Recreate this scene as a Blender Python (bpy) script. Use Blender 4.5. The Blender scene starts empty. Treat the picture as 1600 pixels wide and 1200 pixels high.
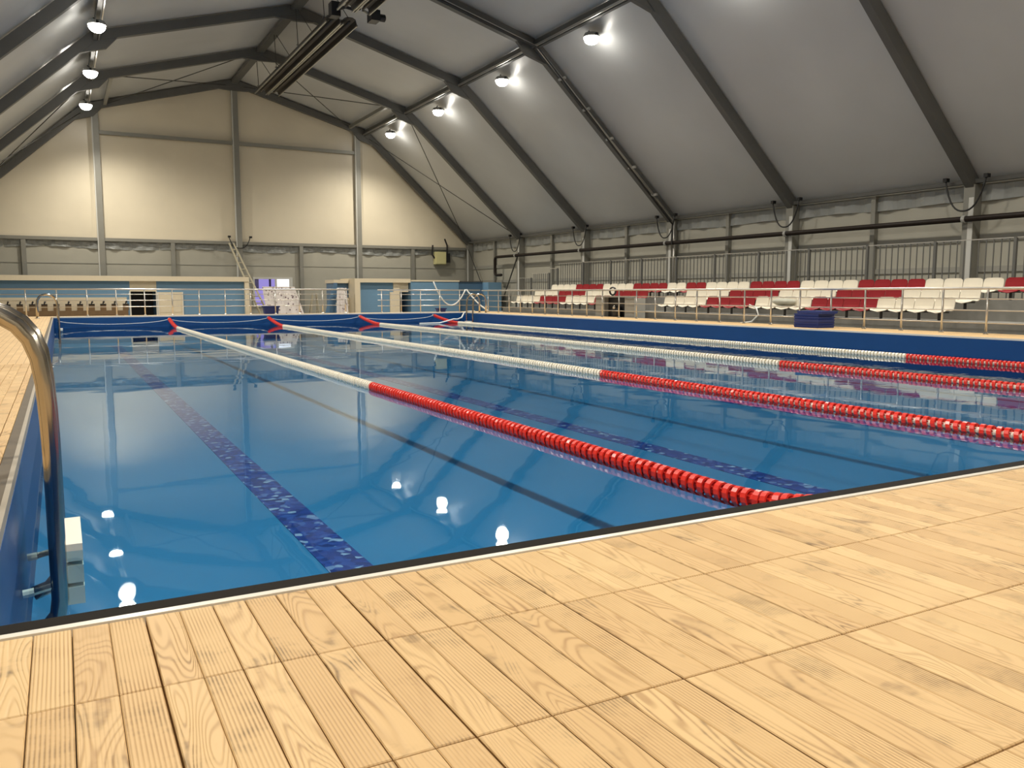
import bpy, math, random
from mathutils import Vector, Matrix
random.seed(7)
scene = bpy.context.scene
COL = scene.collection
H = 0.70            # eye height above the pool deck in metres; all lengths below are in eye heights
def P(x, y, z): return Vector((x * H, y * H, (z + 1.0) * H))

# ------------------------------------------------------------------ camera, world, exposure
cam_d = bpy.data.cameras.new('camera'); cam = bpy.data.objects.new('camera', cam_d); COL.objects.link(cam)
cam_d.sensor_width = 36.0; cam_d.lens = 36.0 * 1300 / 1600; cam_d.clip_start = 0.02; cam_d.clip_end = 300
pitch = math.atan((600 - 457) / 1300.0); yaw = math.atan((800 - 93) / math.hypot(1300, 143))
cam.location = P(0, 0, 0); cam.rotation_euler = (math.pi / 2 - pitch, 0, -yaw)
scene.camera = cam
world = bpy.data.worlds.new('world'); scene.world = world; world.use_nodes = True
world.node_tree.nodes['Background'].inputs[0].default_value = (0.55, 0.62, 0.75, 1)
world.node_tree.nodes['Background'].inputs[1].default_value = 0.05
scene.view_settings.view_transform = 'Standard'; scene.view_settings.look = 'None'
scene.view_settings.gamma = 1.0; scene.view_settings.use_curve_mapping = False
scene.view_settings.exposure = 0.0
LAMP_W = 1480.0
LAMP_COL = (1.0, 0.93, 0.80)

# ------------------------------------------------------------------ materials
def srgb(r, g, b):
    f = lambda c: ((c / 255 + .055) / 1.055) ** 2.4 if c > 10 else c / 255 / 12.92
    return (f(r), f(g), f(b), 1)
class NT:
    def __init__(s, name):
        s.m = bpy.data.materials.new(name); s.m.use_nodes = True; s.t = s.m.node_tree; s.t.nodes.clear()
        s.out = s.n('ShaderNodeOutputMaterial')
    def n(s, typ, **kw):
        nd = s.t.nodes.new(typ)
        for k, v in kw.items():
            if k.startswith('i_'):
                key = k[2:]; key = int(key) if key.isdigit() else key.replace('_', ' ')
                nd.inputs[key].default_value = v
            else: setattr(nd, k, v)
        return nd
    def l(s, a, b): s.t.links.new(a, b)
    def math(s, op, a, b=None, clamp=False):
        nd = s.n('ShaderNodeMath', operation=op, use_clamp=clamp)
        for i, v in enumerate((a, b)):
            if v is None: continue
            if isinstance(v, (int, float)): nd.inputs[i].default_value = v
            else: s.l(v, nd.inputs[i])
        return nd.outputs[0]
    def mix(s, fac, a, b):
        nd = s.n('ShaderNodeMix', data_type='RGBA')
        for key, v in ((0, fac), (6, a), (7, b)):
            if isinstance(v, (int, float)): nd.inputs[key].default_value = v
            elif isinstance(v, tuple): nd.inputs[key].default_value = v
            else: s.l(v, nd.inputs[key])
        return nd.outputs[2]
    def ramp(s, fac, stops):
        nd = s.n('ShaderNodeValToRGB'); s.l(fac, nd.inputs[0]); e = nd.color_ramp.elements
        while len(e) < len(stops): e.new(0.5)
        for i, (p, c) in enumerate(stops): e[i].position = p; e[i].color = c
        return nd.outputs[0]
def simple(name, col, rough=0.5, metal=0.0, noise=0.0, nscale=8.0, bump=0.0, bscale=20.0, spec=0.5):
    k = NT(name); b = k.n('ShaderNodeBsdfPrincipled'); k.l(b.outputs[0], k.out.inputs[0])
    b.inputs['Base Color'].default_value = col; b.inputs['Roughness'].default_value = rough
    b.inputs['Metallic'].default_value = metal; b.inputs['Specular IOR Level'].default_value = spec
    if noise or bump:
        tc = k.n('ShaderNodeTexCoord')
    if noise:
        nz = k.n('ShaderNodeTexNoise', i_Scale=nscale, i_Detail=4.0); k.l(tc.outputs['Object'], nz.inputs['Vector'])
        lo = tuple(c * (1 - noise) for c in col[:3]) + (1,); hi = tuple(min(1, c * (1 + noise * .5)) for c in col[:3]) + (1,)
        k.l(k.mix(nz.outputs[0], lo, hi), b.inputs['Base Color'])
    if bump:
        n2 = k.n('ShaderNodeTexNoise', i_Scale=bscale, i_Detail=3.0); k.l(tc.outputs['Object'], n2.inputs['Vector'])
        bp = k.n('ShaderNodeBump', i_Strength=bump, i_Distance=0.02); k.l(n2.outputs[0], bp.inputs['Height'])
        k.l(bp.outputs[0], b.inputs['Normal'])
    return k.m
M = {}
M['steel'] = simple('brushed_steel', (0.62, 0.60, 0.56, 1), 0.22, 1.0)
M['steel_dark'] = simple('ladder_steel', (0.50, 0.46, 0.40, 1), 0.16, 1.0)
M['rail'] = simple('rail_metal', (0.66, 0.64, 0.60, 1), 0.32, 0.85)
M['beam'] = simple('beam_grey', (0.105, 0.105, 0.098, 1), 0.5, 0.0, noise=.15, nscale=2)
M['post'] = simple('post_grey', (0.26, 0.255, 0.225, 1), 0.45, 0.2, noise=.15, nscale=2)
M['post_white'] = simple('post_pale', (0.55, 0.55, 0.52, 1), 0.45)
M['cable'] = simple('black_cable', (0.012, 0.012, 0.012, 1), 0.5)
M['wire'] = simple('brace_wire', (0.05, 0.05, 0.045, 1), 0.5)
M['black'] = simple('black_plastic', (0.012, 0.012, 0.013, 1), 0.4)
M['pipe'] = simple('brown_pipe', (0.016, 0.010, 0.007, 1), 0.5, noise=.3, spec=0.25)
M['wallpanel'] = simple('wall_panel', (0.40, 0.385, 0.325, 1), 0.5, noise=.12, nscale=1.5)
M['girt'] = simple('wall_girt', (0.30, 0.295, 0.26, 1), 0.5)
M['concrete'] = simple('stand_concrete', (0.24, 0.235, 0.215, 1), 0.85, noise=.45, nscale=3)
M['ground'] = simple('ground_grey', (0.28, 0.27, 0.25, 1), 0.8, noise=.3)
M['cream'] = simple('cream_paint', (0.78, 0.68, 0.50, 1), 0.45, noise=.06)
M['cabin_blue'] = simple('cabin_blue', srgb(112, 150, 180), 0.5, noise=.08, nscale=2)
M['cabin_blue_dark'] = simple('cabin_blue_dark', srgb(84, 118, 148), 0.5, noise=.08, nscale=2)
M['white'] = simple('white_plastic', (0.78, 0.75, 0.68, 1), 0.35)
M['seat_white'] = simple('seat_white', (0.70, 0.65, 0.54, 1), 0.42, noise=.05)
M['seat_red'] = simple('seat_red', (0.25, 0.006, 0.012, 1), 0.45, noise=.1, spec=0.3)
M['rope_red'] = simple('float_red', (0.72, 0.030, 0.018, 1), 0.28)
M['rope_white'] = simple('float_white', (0.84, 0.79, 0.67, 1), 0.3)
M['brown'] = simple('brown_trough', (0.20, 0.12, 0.055, 1), 0.5, noise=.2)
M['blue_plastic'] = simple('blue_plastic', srgb(24, 44, 110), 0.45, noise=.1)
M['foam_blue'] = simple('foam_blue', srgb(26, 50, 122), 0.6, noise=.1)
M['yellow_box'] = simple('yellow_box', (0.62, 0.58, 0.30, 1), 0.5)
M['heater'] = simple('heater_metal', (0.45, 0.44, 0.40, 1), 0.3, 0.9)
M['heater_dark'] = simple('heater_dark', (0.05, 0.042, 0.035, 1), 0.45, 0.3)
M['grey_box'] = simple('grey_cabinet', (0.33, 0.33, 0.31, 1), 0.5, noise=.1)
M['bag'] = simple('bag_grey', (0.42, 0.42, 0.36, 1), 0.8, noise=.3, nscale=12)
M['hose'] = simple('pale_hose', (0.72, 0.74, 0.74, 1), 0.4)
M['gap_shade'] = simple('edge_gap_shade', (0.012, 0.010, 0.008, 1), 0.75, spec=0.12)  # near-black colour for the shadowed gap at the near pool edge
M['grate'] = simple('drain_strip', (0.11, 0.085, 0.055, 1), 0.6, noise=.3)
M['trim'] = simple('edge_trim', (0.84, 0.81, 0.74, 1), 0.22, 0.1)
M['coping'] = simple('coping_pale', (0.36, 0.32, 0.26, 1), 0.5, noise=.1)
M['liner'] = simple('pool_liner', (0.026, 0.20, 0.43, 1), 0.35, noise=.08, nscale=1.2)
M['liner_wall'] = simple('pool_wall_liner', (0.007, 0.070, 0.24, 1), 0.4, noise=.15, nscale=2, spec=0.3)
M['ladder_wood'] = simple('pale_ladder', (0.42, 0.38, 0.28, 1), 0.5, noise=.2)

def film(name, col, wr=0.3):
    k = NT(name); b = k.n('ShaderNodeBsdfPrincipled'); k.l(b.outputs[0], k.out.inputs[0])
    tc = k.n('ShaderNodeTexCoord')
    n1 = k.n('ShaderNodeTexNoise', i_Scale=0.35, i_Detail=4.0); k.l(tc.outputs['Object'], n1.inputs['Vector'])
    k.l(k.mix(n1.outputs[0], tuple(c * .82 for c in col[:3]) + (1,), tuple(min(1, c * 1.12) for c in col[:3]) + (1,)), b.inputs['Base Color'])
    b.inputs['Roughness'].default_value = 0.33; b.inputs['Specular IOR Level'].default_value = 0.5
    n2 = k.n('ShaderNodeTexNoise', i_Scale=0.55, i_Detail=2.5, i_Roughness=0.5, i_Distortion=0.4); k.l(tc.outputs['Object'], n2.inputs['Vector'])
    bp = k.n('ShaderNodeBump', i_Strength=wr, i_Distance=0.10); k.l(n2.outputs[0], bp.inputs['Height']); k.l(bp.outputs[0], b.inputs['Normal'])
    return k.m
M['roof_film'] = film('roof_film', (0.52, 0.53, 0.53, 1))
M['end_film'] = film('end_film', (0.70, 0.63, 0.49, 1), 0.4)
M['drape'] = film('drape_film', (0.27, 0.28, 0.27, 1), 0.6)

def emis(name, col, s):
    k = NT(name); e = k.n('ShaderNodeEmission'); e.inputs[0].default_value = col; e.inputs[1].default_value = s
    k.l(e.outputs[0], k.out.inputs[0]); return k.m
M['lens'] = emis('lamp_lens', (1.0, 0.95, 0.85, 1), 45.0)
M['pane_white'] = emis('window_lit_white', (0.95, 0.95, 1.0, 1), 1.6)
M['pane_purple'] = emis('window_lit_purple', (0.36, 0.30, 0.75, 1), 0.9)

def make_water():
    k = NT('pool_water'); tc = k.n('ShaderNodeTexCoord')
    sx = k.n('ShaderNodeSeparateXYZ'); k.l(tc.outputs['Object'], sx.inputs[0])
    n1 = k.n('ShaderNodeTexNoise', i_Scale=0.9, i_Detail=2.0); k.l(tc.outputs['Object'], n1.inputs['Vector'])
    n2 = k.n('ShaderNodeTexNoise', i_Scale=4.5, i_Detail=2.0); k.l(tc.outputs['Object'], n2.inputs['Vector'])
    # the inlet side of the pool (towards the stand) is rougher
    mask = k.n('ShaderNodeMapRange', i_1=7.5 * H, i_2=17.5 * H, i_3=0.0, i_4=1.0); k.l(sx.outputs[0], mask.inputs[0])
    amp = k.math('ADD', k.math('MULTIPLY', mask.outputs[0], 0.55), 0.03)
    hgt = k.math('ADD', n1.outputs[0], k.math('MULTIPLY', n2.outputs[0], amp))
    bp = k.n('ShaderNodeBump', i_Strength=1.0, i_Distance=0.0035); k.l(hgt, bp.inputs['Height'])
    fr = k.n('ShaderNodeFresnel', i_IOR=1.333); k.l(bp.outputs[0], fr.inputs['Normal'])
    tr = k.n('ShaderNodeBsdfTransparent'); tr.inputs[0].default_value = (0.80, 0.95, 0.97, 1)
    gl = k.n('ShaderNodeBsdfGlossy'); gl.inputs['Roughness'].default_value = 0.02; gl.inputs[0].default_value = (0.80, 0.86, 0.88, 1)
    k.l(bp.outputs[0], gl.inputs['Normal'])
    mx = k.n('ShaderNodeMixShader'); k.l(fr.outputs[0], mx.inputs[0]); k.l(tr.outputs[0], mx.inputs[1]); k.l(gl.outputs[0], mx.inputs[2])
    k.l(mx.outputs[0], k.out.inputs[0]); return k.m
M['water'] = make_water()

def make_mosaic():
    k = NT('lane_mosaic'); b = k.n('ShaderNodeBsdfPrincipled'); k.l(b.outputs[0], k.out.inputs[0])
    tc = k.n('ShaderNodeTexCoord')
    v = k.n('ShaderNodeTexVoronoi', i_Scale=22.0); k.l(tc.outputs['Object'], v.inputs['Vector'])
    s = k.n('ShaderNodeSeparateColor'); k.l(v.outputs['Color'], s.inputs[0])
    c = k.ramp(s.outputs[0], [(0.0, (0.004, 0.010, 0.14, 1)), (0.55, (0.010, 0.03, 0.26, 1)), (0.86, (0.03, 0.08, 0.36, 1)), (0.97, (0.30, 0.42, 0.62, 1))])
    k.l(c, b.inputs['Base Color']); b.inputs['Roughness'].default_value = 0.4; return k.m
M['mosaic'] = make_mosaic()

def make_plank():
    k = NT('wood_plank_tile'); b = k.n('ShaderNodeBsdfPrincipled'); k.l(b.outputs[0], k.out.inputs[0])
    tc = k.n('ShaderNodeTexCoord'); oi = k.n('ShaderNodeObjectInfo')
    kind = k.n('ShaderNodeSeparateColor'); k.l(oi.outputs['Color'], kind.inputs[0])
    rnd = oi.outputs['Random']
    off = k.n('ShaderNodeCombineXYZ'); k.l(k.math('MULTIPLY', rnd, 37.0), off.inputs[1]); k.l(k.math('MULTIPLY', rnd, 11.0), off.inputs[2])
    add = k.n('ShaderNodeVectorMath', operation='ADD'); k.l(tc.outputs['Object'], add.inputs[0]); k.l(off.outputs[0], add.inputs[1])
    st = k.n('ShaderNodeMapping'); st.inputs['Scale'].default_value = (1.0, 0.16, 1.0); k.l(add.outputs[0], st.inputs[0])
    # ribbed boards: fine straight lines along the board
    sx = k.n('ShaderNodeSeparateXYZ'); k.l(tc.outputs['Object'], sx.inputs[0])
    nw = k.n('ShaderNodeTexNoise', i_Scale=9.0, i_Detail=2.0); k.l(st.outputs[0], nw.inputs['Vector'])
    ph = k.math('ADD', k.math('MULTIPLY', sx.outputs[0], 900.0), k.math('MULTIPLY', nw.outputs[0], 7.0))
    rib = k.math('POWER', k.math('MULTIPLY', k.math('ADD', k.math('SINE', ph), 1.0), 0.5), 2.0)
    # flowing boards: contour lines of a stretched noise, with knots
    nf = k.n('ShaderNodeTexNoise', i_Scale=11.0, i_Detail=1.0, i_Distortion=0.5); k.l(st.outputs[0], nf.inputs['Vector'])
    flow = k.math('MULTIPLY', k.math('ADD', k.math('SINE', k.math('MULTIPLY', nf.outputs[0], 120.0)), 1.0), 0.5)
    flow = k.math('POWER', flow, 3.0)
    g = k.n('ShaderNodeMix', data_type='FLOAT'); k.l(kind.outputs[0], g.inputs[0]); k.l(flow, g.inputs[2]); k.l(rib, g.inputs[3])
    # large soft modulation so the lines come and go
    nm = k.n('ShaderNodeTexNoise', i_Scale=4.0, i_Detail=3.0); k.l(add.outputs[0], nm.inputs['Vector'])
    vis = k.n('ShaderNodeMapRange', i_1=0.35, i_2=0.68, i_3=0.12, i_4=1.0); k.l(nm.outputs[0], vis.inputs[0])
    line = k.math('MULTIPLY', g.outputs[0], vis.outputs[0])
    tone = k.mix(rnd, (0.60, 0.40, 0.195, 1), (0.70, 0.49, 0.25, 1))
    c1 = k.mix(k.math('MULTIPLY', line, 0.75), tone, (0.30, 0.16, 0.06, 1))
    # dark scuffed patches that catch in the grooves
    ns = k.n('ShaderNodeTexNoise', i_Scale=6.5, i_Detail=4.0, i_Roughness=0.65); 
    add2 = k.n('ShaderNodeVectorMath', operation='ADD'); k.l(add.outputs[0], add2.inputs[0]); add2.inputs[1].default_value = (5.3, 2.1, 9.4); k.l(add2.outputs[0], ns.inputs['Vector'])
    st2 = k.n('ShaderNodeMapRange', i_1=0.54, i_2=0.70, i_3=0.0, i_4=1.0); k.l(ns.outputs[0], st2.inputs[0])
    stain = k.math('MULTIPLY', st2.outputs[0], k.math('ADD', k.math('MULTIPLY', g.outputs[0], 0.65), 0.12))
    c2 = k.mix(stain, c1, (0.10, 0.062, 0.028, 1))
    k.l(c2, b.inputs['Base Color']); b.inputs['Roughness'].default_value = 0.5; b.inputs['Specular IOR Level'].default_value = 0.35
    bp = k.n('ShaderNodeBump', i_Strength=0.35, i_Distance=0.0015, invert=True); k.l(g.outputs[0], bp.inputs['Height']); k.l(bp.outputs[0], b.inputs['Normal'])
    return k.m
M['plank'] = make_plank()
def make_deckfar():
    k = NT('deck_tiles'); b = k.n('ShaderNodeBsdfPrincipled'); k.l(b.outputs[0], k.out.inputs[0])
    ge = k.n('ShaderNodeNewGeometry'); mp = k.n('ShaderNodeMapping'); mp.inputs['Rotation'].default_value = (0, 0, math.pi / 2); k.l(ge.outputs['Position'], mp.inputs[0])
    br = k.n('ShaderNodeTexBrick', offset=0.0); k.l(mp.outputs[0], br.inputs['Vector'])
    br.inputs['Color1'].default_value = (0.62, 0.42, 0.21, 1); br.inputs['Color2'].default_value = (0.70, 0.49, 0.25, 1); br.inputs['Mortar'].default_value = (0.26, 0.15, 0.06, 1)
    br.inputs['Scale'].default_value = 1.0; br.inputs['Mortar Size'].default_value = 0.0022; br.inputs['Brick Width'].default_value = 0.6 * H; br.inputs['Row Height'].default_value = 0.1 * H
    k.l(br.outputs['Color'], b.inputs['Base Color']); b.inputs['Roughness'].default_value = 0.5; return k.m
M['deck'] = make_deckfar()
M['joint'] = simple('deck_joint', (0.24, 0.145, 0.06, 1), 0.8)
def make_speckle():
    k = NT('speckled_sheet'); b = k.n('ShaderNodeBsdfPrincipled'); k.l(b.outputs[0], k.out.inputs[0])
    tc = k.n('ShaderNodeTexCoord'); v = k.n('ShaderNodeTexVoronoi', i_Scale=8.0); k.l(tc.outputs['Object'], v.inputs['Vector'])
    c = k.ramp(v.outputs['Distance'], [(0.0, (0.12, 0.08, 0.10, 1)), (0.22, (0.20, 0.14, 0.15, 1)), (0.32, (0.74, 0.68, 0.66, 1)), (1.0, (0.80, 0.75, 0.72, 1))])
    k.l(c, b.inputs['Base Color']); b.inputs['Roughness'].default_value = 0.7; return k.m
M['speckle'] = make_speckle()

# ------------------------------------------------------------------ mesh helpers
WPOS = {}
class MB:
    def __init__(s): s.v = []; s.f = []
    def box(s, x0, x1, y0, y1, z0, z1):
        o = len(s.v)
        s.v += [(x, y, z) for z in (z0, z1) for y in (y0, y1) for x in (x0, x1)]
        s.f += [tuple(o + i for i in q) for q in ((0, 2, 3, 1), (4, 5, 7, 6), (0, 1, 5, 4), (2, 6, 7, 3), (0, 4, 6, 2), (1, 3, 7, 5))]
        return s
    def hexa(s, pts):        # 8 points: bottom loop then top loop, both counter-clockwise from outside top
        o = len(s.v); s.v += [tuple(p) for p in pts]
        s.f += [tuple(o + i for i in q) for q in ((0, 3, 2, 1), (4, 5, 6, 7), (0, 1, 5, 4), (1, 2, 6, 5), (2, 3, 7, 6), (3, 0, 4, 7))]
        return s
    def tube(s, pts, r, n=8, cap=True):
        pts = [Vector(p) for p in pts]; N = len(pts); rr = r if isinstance(r, (list, tuple)) else [r] * N
        t0 = (pts[1] - pts[0]).normalized(); a = t0.orthogonal().normalized(); o = len(s.v)
        for i, p in enumerate(pts):
            t = ((pts[min(i + 1, N - 1)] - p).normalized() + (p - pts[max(i - 1, 0)]).normalized()).normalized() if 0 < i < N - 1 else ((pts[1] - pts[0]) if i == 0 else (pts[-1] - pts[-2])).normalized()
            a = (a - t * a.dot(t)).normalized(); b = t.cross(a)
            for k in range(n):
                th = 2 * math.pi * k / n; s.v.append(tuple(p + (a * math.cos(th) + b * math.sin(th)) * rr[i]))
        for i in range(N - 1):
            for k in range(n):
                k2 = (k + 1) % n; s.f.append((o + i * n + k, o + i * n + k2, o + (i + 1) * n + k2, o + (i + 1) * n + k))
        if cap:
            s.f.append(tuple(o + k for k in range(n - 1, -1, -1))); s.f.append(tuple(o + (N - 1) * n + k for k in range(n)))
        return s
    def lathe(s, prof, axis_o, ax=(0, 0, 1), n=16):
        ax = Vector(ax).normalized(); a = ax.orthogonal().normalized(); b = ax.cross(a); O = Vector(axis_o); o = len(s.v)
        for (r, h) in prof:
            for k in range(n):
                th = 2 * math.pi * k / n; s.v.append(tuple(O + ax * h + (a * math.cos(th) + b * math.sin(th)) * r))
        for i in range(len(prof) - 1):
            for k in range(n):
                k2 = (k + 1) % n; s.f.append((o + i * n + k, o + i * n + k2, o + (i + 1) * n + k2, o + (i + 1) * n + k))
        s.f.append(tuple(o + k for k in range(n - 1, -1, -1))); s.f.append(tuple(o + (len(prof) - 1) * n + k for k in range(n)))
        return s
    def grid(s, fn, nu, nv):
        o = len(s.v)
        for i in range(nu + 1):
            for j in range(nv + 1): s.v.append(tuple(fn(i / nu, j / nv)))
        for i in range(nu):
            for j in range(nv):
                a = o + i * (nv + 1) + j; s.f.append((a, a + nv + 1, a + nv + 2, a + 1))
        return s
    def slab(s, fn, nu, nv, off):      # closed sheet of thickness given by offset vector
        o = len(s.v); off = Vector(off); s.grid(fn, nu, nv); m = len(s.v) - o
        for i in range(m): s.v.append(tuple(Vector(s.v[o + i]) + off))
        for i in range(nu):
            for j in range(nv):
                a = o + m + i * (nv + 1) + j; s.f.append((a, a + 1, a + nv + 2, a + nv + 1))
        edge = [i * (nv + 1) for i in range(nu + 1)] + [nu * (nv + 1) + j for j in range(1, nv + 1)] + [i * (nv + 1) + nv for i in range(nu - 1, -1, -1)] + [j for j in range(nv - 1, 0, -1)]
        for q in range(len(edge)):
            a, b = edge[q], edge[(q + 1) % len(edge)]; s.f.append((o + b, o + a, o + m + a, o + m + b))
        return s
    def mesh(s, name, origin, mat, smooth=False):
        me = bpy.data.meshes.new(name); me.from_pydata([tuple(P(*v) - origin) for v in s.v], [], s.f); me.update()
        if isinstance(mat, str): mat = M[mat]
        me.materials.append(mat)
        if smooth: me.polygons.foreach_set('use_smooth', [True] * len(me.polygons))
        return me
    def build(s, name, mat, parent=None, smooth=False, origin=None):
        if origin is None:
            if parent is not None: origin = WPOS[parent.name]
            else:
                xs = [v[0] for v in s.v]; ys = [v[1] for v in s.v]; zs = [v[2] for v in s.v]
                origin = P((min(xs) + max(xs)) / 2, (min(ys) + max(ys)) / 2, min(zs))
        else: origin = P(*origin)
        o = bpy.data.objects.new(name, s.mesh(name, origin, mat, smooth)); COL.objects.link(o)
        place(o, origin, parent); return o
def place(o, wp, parent=None):
    if parent is not None:
        o.parent = parent; o.location = wp - WPOS[parent.name]
    else: o.location = wp
    WPOS[o.name] = Vector(wp)
def tag(o, label=None, cat=None, group=None, kind=None):
    for k, v in (('label', label), ('category', cat), ('group', group), ('kind', kind)):
        if v: o[k] = v
    return o
def thing(name, loc, label=None, cat=None, group=None, kind=None):
    o = bpy.data.objects.new(name, None); COL.objects.link(o); o.empty_display_size = .1
    place(o, P(*loc)); return tag(o, label, cat, group, kind)
def inst(name, me, loc, parent=None):
    o = bpy.data.objects.new(name, me); COL.objects.link(o); place(o, P(*loc), parent); return o
def B(x0, x1, y0, y1, z0, z1): return MB().box(x0, x1, y0, y1, z0, z1)
ORD = ['first', 'second', 'third', 'fourth', 'fifth', 'sixth', 'seventh', 'eighth', 'ninth', 'tenth', 'eleventh', 'twelfth', 'thirteenth', 'fourteenth', 'fifteenth', 'sixteenth']

# ------------------------------------------------------------------ levels
FL = -2.9                      # hall floor
WL = -1.45                     # water level
PX0, PX1, PY0, PY1 = -0.27, 18.0, 2.87, 38.8
BOT = -2.10                    # pool bottom as it looks through the water
YF, BAY = 59.5, 8.2
FR = [YF - BAY * k for k in range(8)]
YN = -6.1

# ------------------------------------------------------------------ setting: floor, deck, pool
fl = B(-6.8, 28.8, YN - .2, YF + .6, FL - .2, FL).build('floor', 'ground'); tag(fl, kind='structure')
TOP = -1.012
# near deck (planks lie on a bedding slab)
nd = B(-6.0, 27.0, -5.5, 2.735, FL, TOP - .02).build('pool_deck', 'joint'); tag(nd, kind='structure')
ld = B(-4.2, -0.357, 2.74, 40.2, FL, TOP - .02).build('pool_deck', 'joint'); tag(ld, kind='structure')
fd = B(-0.357, 20.0, 38.86, 40.2, FL, -1.0).build('pool_deck', 'deck'); tag(fd, kind='structure')
rd = B(18.06, 20.0, 2.74, 38.86, FL, -1.0).build('pool_deck', 'deck'); tag(rd, kind='structure')
def plank_mesh(w, ln):
    e = 0.0028; m = MB(); z0, z1 = -.022, .012
    m.hexa([(-w/2, 0, z0 - 1), (w/2, 0, z0 - 1), (w/2, ln, z0 - 1), (-w/2, ln, z0 - 1),
            (-w/2, 0, z1 - e - 1), (w/2, 0, z1 - e - 1), (w/2, ln, z1 - e - 1), (-w/2, ln, z1 - e - 1)])
    o = len(m.v); m.v += [(-w/2 + e, e, z1 - 1), (w/2 - e, e, z1 - 1), (w/2 - e, ln - e, z1 - 1), (-w/2 + e, ln - e, z1 - 1)]
    m.f.remove((4, 5, 6, 7)); m.f += [(8, 9, 10, 11), (4, 5, 9, 8), (5, 6, 10, 9), (6, 7, 11, 10), (7, 4, 8, 11)]
    return m.mesh('plank', P(0, 0, -1), 'plank')
PL = {ln: plank_mesh(0.0972, ln - .005) for ln in (0.52, 0.60)}
PLN = plank_mesh(0.058, .595)
KIND = [0.0, 1.0, 0.25, 1.0, 0.1, 0.75]
def plank(parent, ix, y, ln):
    x = 0.18 + 0.1 * ix + 0.05
    tile = ix // 6; inside = ix % 6
    x += (0.0012 if inside == 0 else -0.0012 if inside == 5 else 0)
    o = inst('plank', PL[ln], (x, y + .003, TOP - .0), parent)
    o.location.z = (P(0, 0, -1.012) - WPOS[parent.name]).z
    kd = KIND[(inside + 2 * (tile % 3)) % 6]
    o.color = (kd, random.random(), 0, 1)
for y, ln, xa, xb in ((2.21, .52, -6, 62), (1.61, .60, -5, 52), (1.01, .60, -5, 42), (0.41, .60, -4, 32)):
    for ix in range(xa, xb): plank(nd, ix, y, ln)
B(6.4, 26.9, -5.4, 2.735, -1.04, -1.0).build('far_tiles', 'deck', nd)
B(-5.9, 6.39, -5.4, .40, -1.04, -1.0).build('far_tiles', 'deck', nd)
B(-5.9, -.43, .41, 2.735, -1.04, -1.0).build('far_tiles', 'deck', nd)
for r in range(18):
    for ix in range(-19, -5):
        if -0.4 > 0.18 + 0.1 * ix + .1 - .0005: plank(ld, ix, 2.76 + .6 * r, .60)
    o = inst('narrow_plank', PLN, (-.389, 2.763 + .6 * r, -1.012), ld); o.color = (.2, random.random(), 0, 1)
B(-4.2, -1.73, 2.745, 40.2, -1.04, -1.0).build('far_tiles', 'deck', ld)
B(-1.73, -.36, 13.565, 40.2, -1.04, -1.0).build('far_tiles', 'deck', ld)
# edges
t1 = B(-.40, 26.9, 2.738, 2.770, -1.06, -.997).build('trim_1', 'trim'); tag(t1, kind='structure')
t2 = B(-0.27, 26.9, 2.772, 2.855, -1.12, -.999).build('trim_2', 'gap_shade'); tag(t2, kind='structure')  # dark strip painting the shadowed gap beyond the metal trim
t3 = B(-.356, -.299, 2.78, 38.85, -1.06, -1.002).build('trim_3', 'grate'); tag(t3, kind='structure')
t4 = B(-.298, -.272, 2.78, 38.85, -1.06, -.999).build('trim_4', 'coping'); tag(t4, kind='structure')
t5 = B(-.27, 18.0, 38.80, 38.858, -1.04, -.988).build('trim_5', 'trim'); tag(t5, kind='structure')
t6 = B(18.0, 18.058, 2.86, 38.86, -1.03, -.992).build('trim_6', 'trim'); tag(t6, kind='structure')
# pool basin: bottom and four walls, lane lines laid on the bottom
pb = B(PX0, PX1, PY0, PY1, BOT - .12, BOT).build('pool_basin', 'liner'); tag(pb, kind='structure')
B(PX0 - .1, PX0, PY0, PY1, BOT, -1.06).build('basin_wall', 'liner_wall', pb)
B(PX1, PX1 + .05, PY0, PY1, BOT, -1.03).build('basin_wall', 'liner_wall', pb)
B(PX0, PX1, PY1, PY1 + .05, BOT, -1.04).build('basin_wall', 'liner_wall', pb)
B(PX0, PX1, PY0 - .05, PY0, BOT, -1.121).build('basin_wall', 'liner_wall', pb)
for x in (1.85, 6.95, 11.3, 15.3):
    B(x - .17, x + .17, 4.6, 36.5, BOT, BOT + .006).build('lane_line', 'mosaic', pb)
    B(x - .55, x + .55, 4.25, 4.6, BOT, BOT + .006).build('lane_line_end', 'mosaic', pb)
wt = MB().grid(lambda a, b: (PX0 + (PX1 - PX0) * a, PY0 + (PY1 - PY0) * b, WL), 1, 1)
wo = wt.build('pool_water', 'water', origin=(0, 0, WL)); tag(wo, 'still blue pool water filling the long pool', 'water', kind='structure')

# ------------------------------------------------------------------ tent frame
CX = 11.0
EAVE, KNEE, RIDGE = (17.2, 3.65), (8.95, 11.25), (0.0, 13.75)     # inner line of the frame: distance from the axis, height
def nrm(a, b):
    d = Vector((b[0] - a[0], b[1] - a[1])).normalized(); return Vector((-d.y, d.x)) * (1 if -d.y > 0 or d.x > 0 else -1)
N1 = Vector((EAVE[1] - KNEE[1], 0)); 
n_s = Vector((KNEE[1] - EAVE[1], EAVE[0] - KNEE[0])).normalized()      # outward normal of the slanted side
n_r = Vector((RIDGE[1] - KNEE[1], KNEE[0] - RIDGE[0])).normalized()    # outward normal of the roof
def off_line(d):
    """corner points of the frame line moved outwards by d"""
    n_w = Vector((1, 0))
    def corner(p, na, nb):
        m = (na + nb).normalized(); return Vector(p) + m * (d / m.dot(na))
    return corner(EAVE, n_w, n_s), corner(KNEE, n_s, n_r), Vector(RIDGE) + Vector((0, d / n_r.y))
E0, K0, R0 = Vector(EAVE), Vector(KNEE), Vector(RIDGE)
DEP = 0.42
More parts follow.
